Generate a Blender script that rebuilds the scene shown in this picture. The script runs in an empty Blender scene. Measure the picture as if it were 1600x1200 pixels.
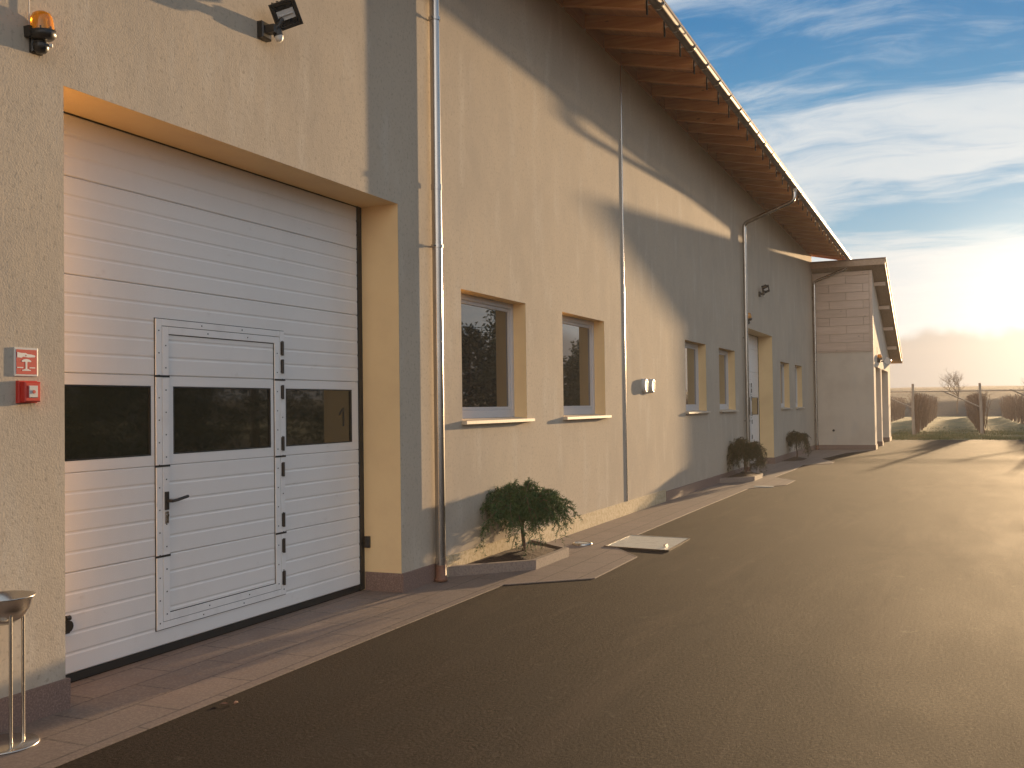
import bpy, bmesh, math, random
from math import radians as R, sin, cos, pi, tan
from mathutils import Vector, Matrix, noise
random.seed(7)
S = bpy.context.scene
COL = S.collection

# ---------------------------------------------------------------- camera
YAW, PITCH, ROLL = 0.4081467, 0.02251254, -0.01328621
F = Vector((-sin(YAW)*cos(PITCH), cos(YAW)*cos(PITCH), sin(PITCH)))
R0 = Vector((cos(YAW), sin(YAW), 0)); U0 = R0.cross(F)
RR = R0*cos(ROLL)+U0*sin(ROLL); UU = U0*cos(ROLL)-R0*sin(ROLL)
cam = bpy.data.cameras.new('camera'); camo = bpy.data.objects.new('camera', cam); COL.objects.link(camo)
cam.sensor_width = 36; cam.lens = 36.0; cam.clip_end = 5000; cam.clip_start = 0.05
M = Matrix((RR, UU, -F)).transposed().to_4x4(); M.translation = Vector((4.4394, 0, 1.6))
camo.matrix_world = M
S.camera = camo

# ---------------------------------------------------------------- light
SUN_AZ = 6.0   # degrees from +Y towards +X
SUN_EL = 4.9
sund = Vector((sin(R(SUN_AZ))*cos(R(SUN_EL)), cos(R(SUN_AZ))*cos(R(SUN_EL)), sin(R(SUN_EL))))
sl = bpy.data.lights.new('sun', 'SUN'); sl.energy = 5.0; sl.angle = R(0.6); sl.color = (1, .68, .37)
so = bpy.data.objects.new('sun', sl); COL.objects.link(so)
so.rotation_euler = (-sund).to_track_quat('-Z', 'Y').to_euler()

S.view_settings.view_transform = 'Standard'; S.view_settings.look = 'None'
S.view_settings.gamma = 1; S.view_settings.exposure = 1.30
S.render.engine = 'CYCLES'

# ---------------------------------------------------------------- node helper
class NT:
    def __init__(s, tree): s.t = tree; s.n = tree.nodes; s.l = tree.links
    def new(s, ty, **kw):
        n = s.n.new(ty)
        for k, v in kw.items(): setattr(n, k, v)
        return n
    def put(s, sock, v):
        if hasattr(v, 'is_output') or isinstance(v, bpy.types.NodeSocket): s.l.new(v, sock)
        else:
            if isinstance(v, tuple) and len(v) == 3 and sock.type == 'RGBA': v = (*v, 1)
            sock.default_value = v
    def m(s, op, a, b=0.0, c=0.0, clamp=False):
        n = s.new('ShaderNodeMath', operation=op, use_clamp=clamp)
        s.put(n.inputs[0], a); s.put(n.inputs[1], b); s.put(n.inputs[2], c); return n.outputs[0]
    def vm(s, op, a, b=(0, 0, 0)):
        n = s.new('ShaderNodeVectorMath', operation=op); s.put(n.inputs[0], a); s.put(n.inputs[1], b)
        return n.outputs['Value'] if op in ('DOT_PRODUCT', 'LENGTH') else n.outputs[0]
    def mix(s, f, a, b, bt='MIX'):
        n = s.new('ShaderNodeMix', data_type='RGBA', blend_type=bt)
        s.put(n.inputs[0], f); s.put(n.inputs[6], a); s.put(n.inputs[7], b); return n.outputs[2]
    def noise(s, vec, scale, detail=4, rough=.55, dist=0.0):
        n = s.new('ShaderNodeTexNoise'); s.put(n.inputs['Vector'], vec); n.inputs['Scale'].default_value = scale
        n.inputs['Detail'].default_value = detail; n.inputs['Roughness'].default_value = rough
        n.inputs['Distortion'].default_value = dist; return n.outputs['Fac']
    def map(s, vec, scale=(1, 1, 1), rot=(0, 0, 0), loc=(0, 0, 0)):
        n = s.new('ShaderNodeMapping'); s.put(n.inputs[0], vec); n.inputs[1].default_value = loc
        n.inputs[2].default_value = rot; n.inputs[3].default_value = scale; return n.outputs[0]
    def rng(s, v, a, b, c=0.0, d=1.0, sm=True):
        n = s.new('ShaderNodeMapRange', interpolation_type='SMOOTHSTEP' if sm else 'LINEAR')
        s.put(n.inputs[0], v); n.inputs[1].default_value = a; n.inputs[2].default_value = b
        n.inputs[3].default_value = c; n.inputs[4].default_value = d; return n.outputs[0]
    def bump(s, h, strength, dist, nrm=None):
        n = s.new('ShaderNodeBump'); s.put(n.inputs['Height'], h); n.inputs['Strength'].default_value = strength
        n.inputs['Distance'].default_value = dist
        if nrm is not None: s.put(n.inputs['Normal'], nrm)
        return n.outputs[0]

# ---------------------------------------------------------------- world
W = bpy.data.worlds.new('World'); S.world = W; W.use_nodes = True
w = NT(W.node_tree); w.n.clear()
dirv = w.new('ShaderNodeTexCoord').outputs['Generated']
sep = w.new('ShaderNodeSeparateXYZ'); w.put(sep.inputs[0], dirv)
dx, dy, dz = sep.outputs
sky = w.new('ShaderNodeTexSky', sky_type='NISHITA'); sky.sun_disc = False
sky.sun_elevation = R(SUN_EL); sky.sun_rotation = R(SUN_AZ); sky.air_density = 1.0; sky.dust_density = 1.5; sky.ozone_density = 2.0
nish = w.mix(1.0, sky.outputs[0], (.10, .10, .10), 'MULTIPLY')
el = w.m('MAXIMUM', dz, 0.0)
grad = w.mix(w.rng(el, 0.0, .14), (.34, .37, .39), (.15, .27, .34))
grad = w.mix(w.rng(el, .10, .24), grad, (.034, .165, .29))
grad = w.mix(w.rng(el, .22, .36), grad, (.005, .105, .24))
grad = w.mix(w.rng(el, .40, 1.0), grad, (.03, .09, .20))
grad = w.mix(w.rng(dy, .45, -.1), grad, (.19, .23, .29))
grad = w.mix(w.m('MULTIPLY', w.rng(dy, -.35, -.85), w.rng(el, .75, .0)), grad, (1.15, 1.07, .97))  # unseen sky behind the camera, brightened as added warm fill for shaded jambs
base = w.mix(.99, nish, grad)
# cloud coordinates on a sheet overhead
den = w.m('ADD', el, .09)
px = w.m('DIVIDE', dx, den); py = w.m('DIVIDE', dy, den)
cmb = w.new('ShaderNodeCombineXYZ'); w.put(cmb.inputs[0], px); w.put(cmb.inputs[1], py)
CL = (11.0, 9.0, 0)
wv = w.new('ShaderNodeTexNoise'); w.put(wv.inputs['Vector'], w.map(cmb.outputs[0], scale=(.9, 1.2, 1), loc=(5, 1, 0))); wv.inputs['Scale'].default_value = 1.2; wv.inputs['Detail'].default_value = 3
warp = w.vm('SCALE', w.vm('SUBTRACT', wv.outputs['Color'], (.5, .5, .5))); warp.node.inputs['Scale'].default_value = .8
cw = w.vm('ADD', cmb.outputs[0], warp)
c1 = w.noise(w.map(cw, scale=(.55, 1.0, 1), rot=(0, 0, R(-12)), loc=CL), .95, 9, .60)
c2 = w.noise(w.map(cw, scale=(.5, 1.4, 1), rot=(0, 0, R(-16)), loc=(8.3, 2.2, 0)), 2.6, 8, .66)
cc = w.m('ADD', w.m('MULTIPLY', c1, .70), w.m('MULTIPLY', c2, .30))
cc = w.m('ADD', cc, w.rng(el, .07, .24, .12, 0.0))
mask = w.rng(cc, .45, .60)
cloudc = w.mix(w.rng(el, 0, .3), (.43, .43, .42), (.39, .41, .42))
cloudc = w.mix(w.m('MULTIPLY', w.rng(c2, .35, .62), .30), cloudc, (.25, .32, .37))
cloudc = w.mix(w.rng(dy, .35, -.1), cloudc, (.27, .30, .34))
cloudc = w.mix(w.rng(dy, -.35, -.85), cloudc, (.95, .9, .83))  # clouds behind the camera brightened too, part of the added fill
skyc = w.mix(w.m('MULTIPLY', mask, .95), base, cloudc)
# low grey cloud bank along the horizon
bankn = w.m('MULTIPLY_ADD', w.noise(dirv, 9, 5), .11, .018)
bank = w.m('MULTIPLY', w.rng(w.m('SUBTRACT', bankn, dz), -.008, .012), .85)
bank2 = w.m('MULTIPLY', bank, w.rng(dx, -.6, .3, 1, 1))
skyc = w.mix(bank2, skyc, (.185, .165, .155))
# aureole of the hazy sun
dt = w.m('MAXIMUM', w.vm('DOT_PRODUCT', dirv, (sin(R(SUN_AZ-.8))*cos(R(3.4)), cos(R(SUN_AZ-.8))*cos(R(3.4)), sin(R(3.4)))), 0.0)
g1 = w.m('POWER', dt, 24.0); g2 = w.m('POWER', dt, 200.0)
skyc = w.mix(1.0, skyc, w.mix(1.0, (.028, .024, .017), g1, 'MULTIPLY'), 'ADD')
skyc = w.mix(1.0, skyc, w.mix(1.0, (.42, .34, .24), g2, 'MULTIPLY'), 'ADD')
bg = w.new('ShaderNodeBackground'); w.put(bg.inputs[0], skyc); bg.inputs[1].default_value = 0.78
wo = w.new('ShaderNodeOutputWorld'); w.l.new(bg.outputs[0], wo.inputs[0])

# ---------------------------------------------------------------- materials
MATS = {}
def mat(name, col=(.5, .5, .5), rough=.8, metal=0.0, spec=.5, var=None, bumps=None, emit=None, coat=0.0):
    """var: list of (scale3, noise_scale, lo, hi, other colour); bumps: list of (scale3, noise_scale, detail, strength, dist)"""
    mt = bpy.data.materials.new(name); mt.use_nodes = True
    t = NT(mt.node_tree); b = t.n['Principled BSDF']
    tc = t.new('ShaderNodeTexCoord').outputs['Object']
    c = (*col, 1)
    for v in (var or []):
        f = t.rng(t.noise(t.map(tc, scale=v[0]), v[1], 5, .6), v[2], v[3])
        c = t.mix(f, c, (*v[4], 1))
    t.put(b.inputs['Base Color'], c)
    b.inputs['Roughness'].default_value = rough; b.inputs['Metallic'].default_value = metal
    b.inputs['Specular IOR Level'].default_value = spec; b.inputs['Coat Weight'].default_value = coat
    nr = None
    for q in (bumps or []):
        nr = t.bump(t.noise(t.map(tc, scale=q[0]), q[1], q[2], .6), q[3], q[4], nr)
    if nr is not None: t.put(b.inputs['Normal'], nr)
    MATS[name] = mt; return mt
one = (1, 1, 1)
stucco = mat('stucco', (.53, .445, .345), .93, spec=.2,
    var=[(one, .7, .4, .72, (.46, .39, .31)), ((1, 1.6, .5), 1.9, .50, .72, (.56, .49, .40)), (one, 34, .52, .70, (.41, .345, .27)), (one, 9, .55, .75, (.46, .39, .31))],
    bumps=[(one, 85, 3, .42, .0035), (one, 24, 3, .13, .006), (one, 2.0, 3, .10, .04)])
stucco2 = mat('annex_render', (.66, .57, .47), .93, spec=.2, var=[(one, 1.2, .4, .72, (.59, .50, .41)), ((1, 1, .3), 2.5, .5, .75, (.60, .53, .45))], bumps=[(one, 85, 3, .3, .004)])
reveal_m = mat('reveal_paint_bounce', (.84, .62, .34), .8, spec=.3, var=[(one, 3, .4, .7, (.80, .58, .32))], bumps=[(one, 60, 2, .08, .002)])  # cream paint pushed yellower, holding warm light bounced off the ground
pebble = mat('pebble_dash', (.60, .49, .32), .9, var=[(one, 30, .45, .6, (.48, .37, .22))], bumps=[(one, 70, 2, .8, .012)])
stone = mat('red_granite', (.20, .125, .10), .55, var=[(one, 90, .45, .65, (.30, .20, .165)), (one, 160, .58, .68, (.08, .05, .045))], bumps=[(one, 120, 2, .15, .002)])
white = mat('door_white', (.84, .80, .76), .42, spec=.4, var=[((1, 1, .3), 1.3, .4, .75, (.79, .75, .71)), ((1, 1, 2), 7, .62, .8, (.74, .69, .64))], bumps=[(one, 160, 2, .05, .001)])
whitetrim = mat('trim_white', (.86, .83, .80), .35, var=[(one, 5, .45, .7, (.79, .76, .73))])
black = mat('black_rubber', (.012, .012, .012), .55)
darkmetal = mat('dark_metal', (.02, .018, .016), .38, spec=.5, bumps=[(one, 200, 2, .1, .001)])
steel = mat('zinc_steel', (.50, .47, .44), .24, metal=1.0, var=[((1, 1, .2), 9, .4, .7, (.40, .37, .34))])
brushed = mat('brushed_steel', (.62, .58, .52), .27, metal=1.0, bumps=[((.1, .1, 9), 60, 2, .06, .001)])
gutter_m = mat('gutter_metal', (.15, .115, .095), .5, metal=.45, var=[(one, 6, .4, .7, (.10, .075, .06))])
copper = mat('rust_clay', (.22, .10, .06), .6, var=[(one, 40, .4, .7, (.15, .07, .045))])
orangegl = mat('orange_lens', (.90, .36, .02), .18, spec=.6)
orangegl.node_tree.nodes['Principled BSDF'].inputs['Transmission Weight'].default_value = .45
red = mat('red_plastic', (.55, .03, .02), .35)
signred = mat('sign_red', (.50, .02, .02), .5)
signwhite = mat('sign_white', (.72, .70, .66), .5)
greylight = mat('grey_plastic', (.55, .54, .52), .5)
alum = mat('aluminium_frame', (.58, .56, .56), .4, spec=.5)
sillm = mat('sill_stone', (.62, .52, .40), .6, var=[(one, 30, .4, .7, (.52, .43, .32))])
soil = mat('soil', (.045, .024, .015), .95, var=[(one, 30, .4, .65, (.085, .045, .028))], bumps=[(one, 45, 4, .9, .03)])
kerbm = mat('kerb_stone', (.27, .21, .175), .8, var=[(one, 60, .4, .7, (.19, .145, .12))], bumps=[(one, 80, 3, .4, .004)])
needle = mat('cedar_needles', (.055, .12, .045), .7, spec=.3, var=[(one, 14, .42, .62, (.095, .15, .045))])
needle2 = mat('dull_needles', (.060, .062, .026), .7, spec=.3, var=[(one, 10, .42, .62, (.10, .085, .035))])
bark = mat('bark', (.14, .085, .055), .9, bumps=[((1, 1, .3), 50, 3, .6, .01)])
vinem = mat('vine_wood', (.20, .115, .07), .9, var=[(one, 1.2, .4, .7, (.12, .07, .045))])
postm = mat('post_wood', (.36, .30, .25), .8, var=[((1, 1, .2), 10, .4, .7, (.26, .21, .17))])
hatchm = mat('hatch_metal', (.62, .60, .52), .45, metal=.15, var=[(one, 12, .45, .7, (.50, .47, .40)), (one, 90, .55, .7, (.42, .40, .34))])
roofm = mat('roof_sheet', (.20, .12, .09), .6)
concrete = mat('inner_dark', (.03, .03, .03), .9)
fol = mat('evergreen_leaves', (.035, .055, .022), .8, var=[(one, 1.2, .4, .65, (.06, .075, .03))])

def wood_mat(name, a, b, ax):
    mt = bpy.data.materials.new(name); mt.use_nodes = True; t = NT(mt.node_tree); p = t.n['Principled BSDF']
    tc = t.new('ShaderNodeTexCoord').outputs['Object']
    sc = [9, 9, 9]; sc[ax] = .6
    n1 = t.noise(t.map(tc, scale=tuple(sc)), 2.2, 5, .6, .6)
    c = t.mix(t.rng(n1, .35, .68), (*a, 1), (*b, 1))
    kn = t.new('ShaderNodeTexVoronoi'); t.put(kn.inputs['Vector'], t.map(tc, scale=tuple(.35 if i == ax else 1 for i in range(3)))); kn.inputs['Scale'].default_value = 4.5
    c = t.mix(t.rng(kn.outputs['Distance'], .03, .075, .8, 0), c, (a[0]*.35, a[1]*.3, a[2]*.3, 1))
    isl = t.new('ShaderNodeNewGeometry').outputs['Random Per Island']
    c = t.mix(t.m('MULTIPLY', isl, .28), c, (a[0]*.5, a[1]*.5, a[2]*.5, 1))
    t.put(p.inputs['Base Color'], c); p.inputs['Roughness'].default_value = .62
    t.put(p.inputs['Normal'], t.bump(n1, .15, .01)); MATS[name] = mt; return mt
rafterm = wood_mat('larch_rafter', (.68, .26, .075), (.80, .38, .12), 0)
boardm = wood_mat('larch_board', (.50, .20, .07), (.60, .27, .10), 1)
annexw = wood_mat('annex_timber', (.38, .25, .16), (.46, .31, .21), 1)
cladm = wood_mat('pale_cladding', (.66, .49, .38), (.76, .58, .46), 0)

def glass_mat(name, tint, rough=.015):
    mt = bpy.data.materials.new(name); mt.use_nodes = True; t = NT(mt.node_tree); p = t.n['Principled BSDF']
    p.inputs['Base Color'].default_value = (*tint, 1); p.inputs['Roughness'].default_value = rough
    p.inputs['IOR'].default_value = 1.52; p.inputs['Specular IOR Level'].default_value = .75; p.inputs['Coat Weight'].default_value = .6; p.inputs['Coat Roughness'].default_value = .01
    return mt
glass = glass_mat('window_glass', (.012, .014, .016))
glass2 = glass_mat('door_glass', (.010, .014, .010), .05)

# asphalt
def asphalt_mat():
    mt = bpy.data.materials.new('asphalt'); mt.use_nodes = True; t = NT(mt.node_tree); p = t.n['Principled BSDF']
    tc = t.new('ShaderNodeTexCoord').outputs['Object']
    g = t.noise(tc, 48, 5, .82); l = t.noise(tc, .28, 4, .6); m2 = t.noise(t.map(tc, scale=(1, .35, 1)), 1.3, 5, .6, .4)
    c = t.mix(t.rng(g, .38, .66), (.007, .0046, .0035, 1), (.042, .0262, .0185, 1))
    c = t.mix(t.rng(g, .66, .74), c, (.15, .115, .092, 1))
    vo = t.new('ShaderNodeTexVoronoi', feature='DISTANCE_TO_EDGE'); vo.inputs['Scale'].default_value = .22
    wn = t.new('ShaderNodeTexNoise'); t.put(wn.inputs['Vector'], tc); wn.inputs['Scale'].default_value = 1.4; wn.inputs['Detail'].default_value = 6
    wd = t.vm('SCALE', wn.outputs['Color']); wd.node.inputs['Scale'].default_value = 1.5
    t.put(vo.inputs['Vector'], t.vm('ADD', tc, wd))
    crack = t.m('MULTIPLY', t.rng(vo.outputs['Distance'], .0015, .006, 1, 0), t.rng(t.noise(tc, .4, 2), .50, .60))
    c = t.mix(t.m('MULTIPLY', t.rng(l, .35, .7), .35), c, (.046, .0325, .025, 1))
    c = t.mix(t.m('MULTIPLY', t.rng(m2, .44, .66), .55), c, (.028, .021, .017, 1))
    st = t.noise(t.map(tc, scale=(1.2, .16, 1), rot=(0, 0, R(-14))), 1.7, 6, .65, .5)
    c = t.mix(t.m('MULTIPLY', t.rng(st, .50, .70), .42), c, (.058, .0375, .027, 1))
    st2 = t.noise(t.map(tc, scale=(1.0, .22, 1), rot=(0, 0, R(9)), loc=(4, 2, 0)), 1.1, 6, .7, .6)
    c = t.mix(t.m('MULTIPLY', t.rng(st2, .54, .66), .60), c, (.013, .0095, .0075, 1))
    # long tyre sweeps
    wv = t.new('ShaderNodeTexWave', wave_type='RINGS', rings_direction='Z'); t.put(wv.inputs['Vector'], t.map(tc, loc=(-13, -16, 0)))
    wv.inputs['Scale'].default_value = .55; wv.inputs['Distortion'].default_value = 1.6; wv.inputs['Detail'].default_value = 3; wv.inputs['Detail Scale'].default_value = .5
    tr = t.m('MULTIPLY', t.rng(wv.outputs['Fac'], .86, 1.0), t.rng(t.noise(tc, .25, 2), .48, .62))
    c = t.mix(t.m('MULTIPLY', tr, .35), c, (.022, .017, .014, 1))
    c = t.mix(t.m('MULTIPLY', crack, .75), c, (.010, .008, .006, 1))
    c = t.mix(t.m('MULTIPLY', t.rng(t.noise(tc, 5, 5, .7), .60, .72), .30), c, (.10, .078, .06, 1))
    t.put(p.inputs['Base Color'], c)
    t.put(p.inputs['Roughness'], t.m('ADD', .78, t.m('MULTIPLY', m2, .14)))
    p.inputs['Specular IOR Level'].default_value = .08
    nr = t.bump(g, .8, .008); nr = t.bump(st, .18, .03, nr); nr = t.bump(l, .10, .08, nr)
    t.put(p.inputs['Normal'], nr); return mt
asph = asphalt_mat()
def paving_mat():
    mt = bpy.data.materials.new('porphyry_paving'); mt.use_nodes = True; t = NT(mt.node_tree); p = t.n['Principled BSDF']
    tc = t.new('ShaderNodeTexCoord').outputs['Object']
    br = t.new('ShaderNodeTexBrick'); t.put(br.inputs['Vector'], t.map(tc, rot=(0, 0, R(90)), scale=one, loc=(0, -.002, 0)))
    br.inputs['Scale'].default_value = 1.0; br.inputs['Brick Width'].default_value = .62; br.inputs['Row Height'].default_value = .30
    br.inputs['Mortar Size'].default_value = .009; br.inputs['Mortar Smooth'].default_value = .3
    br.inputs['Color1'].default_value = (.165, .122, .10, 1); br.inputs['Color2'].default_value = (.20, .146, .12, 1); br.inputs['Mortar'].default_value = (.075, .055, .045, 1)
    g = t.noise(tc, 55, 4, .75); l = t.noise(tc, 2.6, 5)
    c = t.mix(t.m('MULTIPLY', t.rng(g, .4, .7), .45), br.outputs['Color'], (.36, .28, .23, 1))
    c = t.mix(t.m('MULTIPLY', t.rng(l, .45, .7), .35), c, (.15, .105, .09, 1))
    t.put(p.inputs['Base Color'], c); p.inputs['Roughness'].default_value = .62
    t.put(p.inputs['Normal'], t.bump(br.outputs['Fac'], -.3, .003, t.bump(g, .4, .004))); return mt
paving = paving_mat()
def field_mat():
    mt = bpy.data.materials.new('field'); mt.use_nodes = True; t = NT(mt.node_tree); p = t.n['Principled BSDF']
    tc = t.new('ShaderNodeTexCoord').outputs['Object']
    n1 = t.noise(t.map(tc, scale=(1, .4, 1)), 1.1, 5); n2 = t.noise(tc, 14, 4)
    c = t.mix(t.rng(n1, .38, .62), (.085, .090, .028, 1), (.21, .17, .065, 1))
    c = t.mix(t.rng(n2, .5, .7), c, (.27, .24, .13, 1))
    t.put(p.inputs['Base Color'], c); p.inputs['Roughness'].default_value = .95
    t.put(p.inputs['Normal'], t.bump(n2, .8, .08)); return mt
fieldm = field_mat()
hillm = mat('hill_scrub', (.035, .024, .014), .95, var=[((.3, .1, 1), 1.5, .4, .6, (.06, .042, .025)), (one, .9, .5, .65, (.035, .036, .016))], bumps=[(one, 2, 4, .8, .3)])

# ---------------------------------------------------------------- mesh helper
class MB:
    def __init__(s): s.v = []; s.f = []; s.sm = []
    def add(s, vs, fs, smooth=False):
        o = len(s.v); s.v += [tuple(v) for v in vs]; s.f += [tuple(i+o for i in f) for f in fs]; s.sm += [smooth]*len(fs); return s
    def box(s, x0, x1, y0, y1, z0, z1):
        vs = [(x, y, z) for z in (z0, z1) for y in (y0, y1) for x in (x0, x1)]
        return s.add(vs, [(0, 2, 3, 1), (4, 5, 7, 6), (0, 1, 5, 4), (2, 6, 7, 3), (0, 4, 6, 2), (1, 3, 7, 5)])
    def quad(s, *p): return s.add(p, [tuple(range(len(p)))])
    def bev(s, x0, x1, y0, y1, z0, z1, b):
        """box with a chamfered front (+X) face"""
        vs = [(x0, y0, z0), (x0, y1, z0), (x0, y1, z1), (x0, y0, z1), (x1-b, y0, z0), (x1-b, y1, z0), (x1-b, y1, z1), (x1-b, y0, z1),
              (x1, y0+b, z0+b), (x1, y1-b, z0+b), (x1, y1-b, z1-b), (x1, y0+b, z1-b)]
        fs = [(0, 3, 2, 1), (8, 9, 10, 11)]
        for i in range(4):
            j = (i+1) % 4; fs += [(i, j, 4+j, 4+i), (4+i, 4+j, 8+j, 8+i)]
        return s.add(vs, fs)
    def tube(s, pts, r, n=10, caps=True, smooth=True):
        pts = [Vector(p) for p in pts]; rs = r if isinstance(r, (list, tuple)) else [r]*len(pts)
        vs = []; prev = None
        for i, p in enumerate(pts):
            if i == 0: d = pts[1]-p
            elif i == len(pts)-1: d = p-pts[i-1]
            else: d = (pts[i+1]-p).normalized()+(p-pts[i-1]).normalized()
            d.normalize()
            if prev is None:
                a = Vector((0, 0, 1)) if abs(d.z) < .9 else Vector((1, 0, 0)); u = d.cross(a).normalized()
            else:
                u = (prev-d*prev.dot(d)).normalized()
            prev = u; v = d.cross(u)
            for k in range(n):
                a = 2*pi*k/n; vs.append(p+(u*cos(a)+v*sin(a))*rs[i])
        fs = [(i*n+k, i*n+(k+1) % n, (i+1)*n+(k+1) % n, (i+1)*n+k) for i in range(len(pts)-1) for k in range(n)]
        s.add(vs, fs, smooth)
        if caps: s.add(vs[:n], [tuple(reversed(range(n)))]); s.add(vs[-n:], [tuple(range(n))])
        return s
    def lathe(s, prof, c=(0, 0, 0), n=32, M=None, smooth=True):
        """prof: (r,z)"""
        vs = []
        for r, z in prof:
            for k in range(n):
                a = 2*pi*k/n; p = Vector((r*cos(a), r*sin(a), z))
                if M: p = M @ p
                vs.append(p+Vector(c))
        fs = [(i*n+k, i*n+(k+1) % n, (i+1)*n+(k+1) % n, (i+1)*n+k) for i in range(len(prof)-1) for k in range(n)]
        return s.add(vs, fs, smooth)
    def prism(s, poly, z0, z1):
        n = len(poly); vs = [(x, y, z0) for x, y in poly]+[(x, y, z1) for x, y in poly]
        fs = [tuple(reversed(range(n))), tuple(range(n, 2*n))]+[(i, (i+1) % n, n+(i+1) % n, n+i) for i in range(n)]
        return s.add(vs, fs)
    def xform(s, M):
        s.v = [tuple(M @ Vector(v)) for v in s.v]; return s
    def build(s, name, m, parent=None, loc=None):
        me = bpy.data.meshes.new(name)
        off = Vector(loc) if loc else Vector((0, 0, 0))
        me.from_pydata([tuple(Vector(v)-off) for v in s.v], [], s.f); me.update()
        for p, q in zip(me.polygons, s.sm): p.use_smooth = q
        me.materials.append(m)
        o = bpy.data.objects.new(name, me); COL.objects.link(o)
        if parent:
            o.parent = parent; o.location = off
        else: o.location = off
        return o
def tag(o, label=None, cat=None, group=None, kind=None):
    if label: o['label'] = label
    if cat: o['category'] = cat
    if group: o['group'] = group
    if kind: o['kind'] = kind
    return o
def empty(name, loc, label, cat, group=None, rz=0):
    o = bpy.data.objects.new(name, None); COL.objects.link(o); o.location = loc; o.rotation_euler.z = rz
    return tag(o, label, cat, group)

# ================================================================ ground
FY = 46.3
m = MB(); m.add([(-400, -200, -.012), (400, -200, -.012), (400, 1200, -.012), (-400, 1200, -.012)], [(0, 1, 2, 3)])
tag(m.build('ground', fieldm), kind='structure')
m = MB(); m.add([(-.6, -40, 0), (60, -40, 0), (60, FY+1.6, 0), (8, FY+.3, 0), (2.2, FY-.5, 0), (1.5, FY, 0), (-.6, FY, 0)], [(0, 1, 2, 3, 4, 5, 6)])
tag(m.build('asphalt_yard', asph), kind='structure')
# pavement strip with bumps round the planters
edge = [(.655, -12), (.68, 8.46), (1.33, 9.04), (1.32, 10.45), (.80, 11.2), (.80, 16), (.82, 19.5), (1.36, 20.57), (1.36, 21.8), (.80, 22.7), (.85, 25.1), (.80, 27.2), (1.42, 28.1), (1.40, 28.9), (.88, 30.4), (1.2, 34.0), (1.97, 36.39)]
pav = [(-.385, -12)]+edge+[(-.385, 36.39)]
m = MB().prism(pav, .0005, .006)
tag(m.build('pavement', paving), kind='structure')
# thin bright edging strip of the pavement
m = MB()
for (a, b) in zip(edge[1:-1], edge[2:]):
    a = Vector((*a, 0)); b = Vector((*b, 0)); d = (b-a).normalized(); n_ = Vector((d.y, -d.x, 0))*.012
    m.quad(a, b, b+Vector((0, 0, .008)), a+Vector((0, 0, .008))); q = [a+n_, b+n_]
    m.quad(q[1], q[0], q[0]+Vector((0, 0, .008)), q[1]+Vector((0, 0, .008)))
    m.quad(a+Vector((0, 0, .008)), b+Vector((0, 0, .008)), q[1]+Vector((0, 0, .008)), q[0]+Vector((0, 0, .008)))
tag(m.build('pavement_edging', kerbm), kind='structure')
# distant rising vineyard land
m = MB(); nx, ny = 60, 16; vs = []
for j in range(ny):
    for i in range(nx):
        x = -160+i*6; y = 118+j*9
        z = -.2+4.6*(1-math.exp(-max(0, y-118)/34)) + (noise.noise(Vector((x*.05, y*.05, 3)))*.5+noise.noise(Vector((x*.3, y*.3, 1)))*.28)*min(1, (y-118)/20)
        vs.append((x, y, z))
m.add(vs, [(j*nx+i, j*nx+i+1, (j+1)*nx+i+1, (j+1)*nx+i) for j in range(ny-1) for i in range(nx-1)], True)
tag(m.build('hill', hillm), kind='structure')

# ================================================================ main building
B = empty('industrial_building', (0, 0, 0), 'long cream rendered industrial hall with deep timber eaves and white sectional doors', 'building')
DOORS = [(4.14, 7.80, .0, 3.39), (24.15, 27.75, .0, 3.39)]
WINS = [(9.03, 10.68), (11.86, 13.51), (18.13, 19.80), (21.0, 22.66), (29.07, 30.72), (31.90, 33.42)]
WZ0, WZ1 = 1.455, 2.77
holes = DOORS+[(a, b, WZ0, WZ1) for a, b in WINS]
YA, YB, ZT, TH = -9.0, 36.4, 6.86, .42
ys = sorted({YA, YB, *[h[0] for h in holes], *[h[1] for h in holes]}); zs = [0, WZ0, WZ1, 3.39, ZT]
m = MB()
for i in range(len(ys)-1):
    for j in range(len(zs)-1):
        yc = (ys[i]+ys[i+1])/2; zc = (zs[j]+zs[j+1])/2
        if any(h[0] < yc < h[1] and h[2] < zc < h[3] for h in holes): continue
        a, b, c, d = ys[i], ys[i+1], zs[j], zs[j+1]
        m.quad((0, a, c), (0, b, c), (0, b, d), (0, a, d)); m.quad((-TH, b, c), (-TH, a, c), (-TH, a, d), (-TH, b, d))
m.quad((0, YB, 0), (-TH, YB, 0), (-TH, YB, ZT), (0, YB, ZT)); m.quad((-TH, YA, 0), (0, YA, 0), (0, YA, ZT), (-TH, YA, ZT))
m.quad((0, YA, ZT), (0, YB, ZT), (-TH, YB, ZT), (-TH, YA, ZT))
m.build('facade_wall', stucco, B)
m = MB(); XB = -16
for (x0, x1, y0, y1) in ((XB, -TH, YA, YA+.3), (XB, -TH, YB-.3, YB), (XB-.3, XB, YA, YB)):
    m.box(x0, x1, y0, y1, 0, 6.8)
m.build('outer_wall', stucco, B)
m = MB().box(XB, -TH, YA+.3, YB-.3, -.005, .006); m.build('inner_floor', concrete, B)
# reveals
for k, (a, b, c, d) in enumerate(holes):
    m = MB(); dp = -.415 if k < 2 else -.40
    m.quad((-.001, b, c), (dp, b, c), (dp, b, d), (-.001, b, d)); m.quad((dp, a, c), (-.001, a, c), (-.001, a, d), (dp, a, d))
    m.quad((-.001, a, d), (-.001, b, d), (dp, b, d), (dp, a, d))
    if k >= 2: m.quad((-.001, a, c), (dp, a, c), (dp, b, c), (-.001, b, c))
    m.build('reveal', reveal_m, B)
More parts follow.
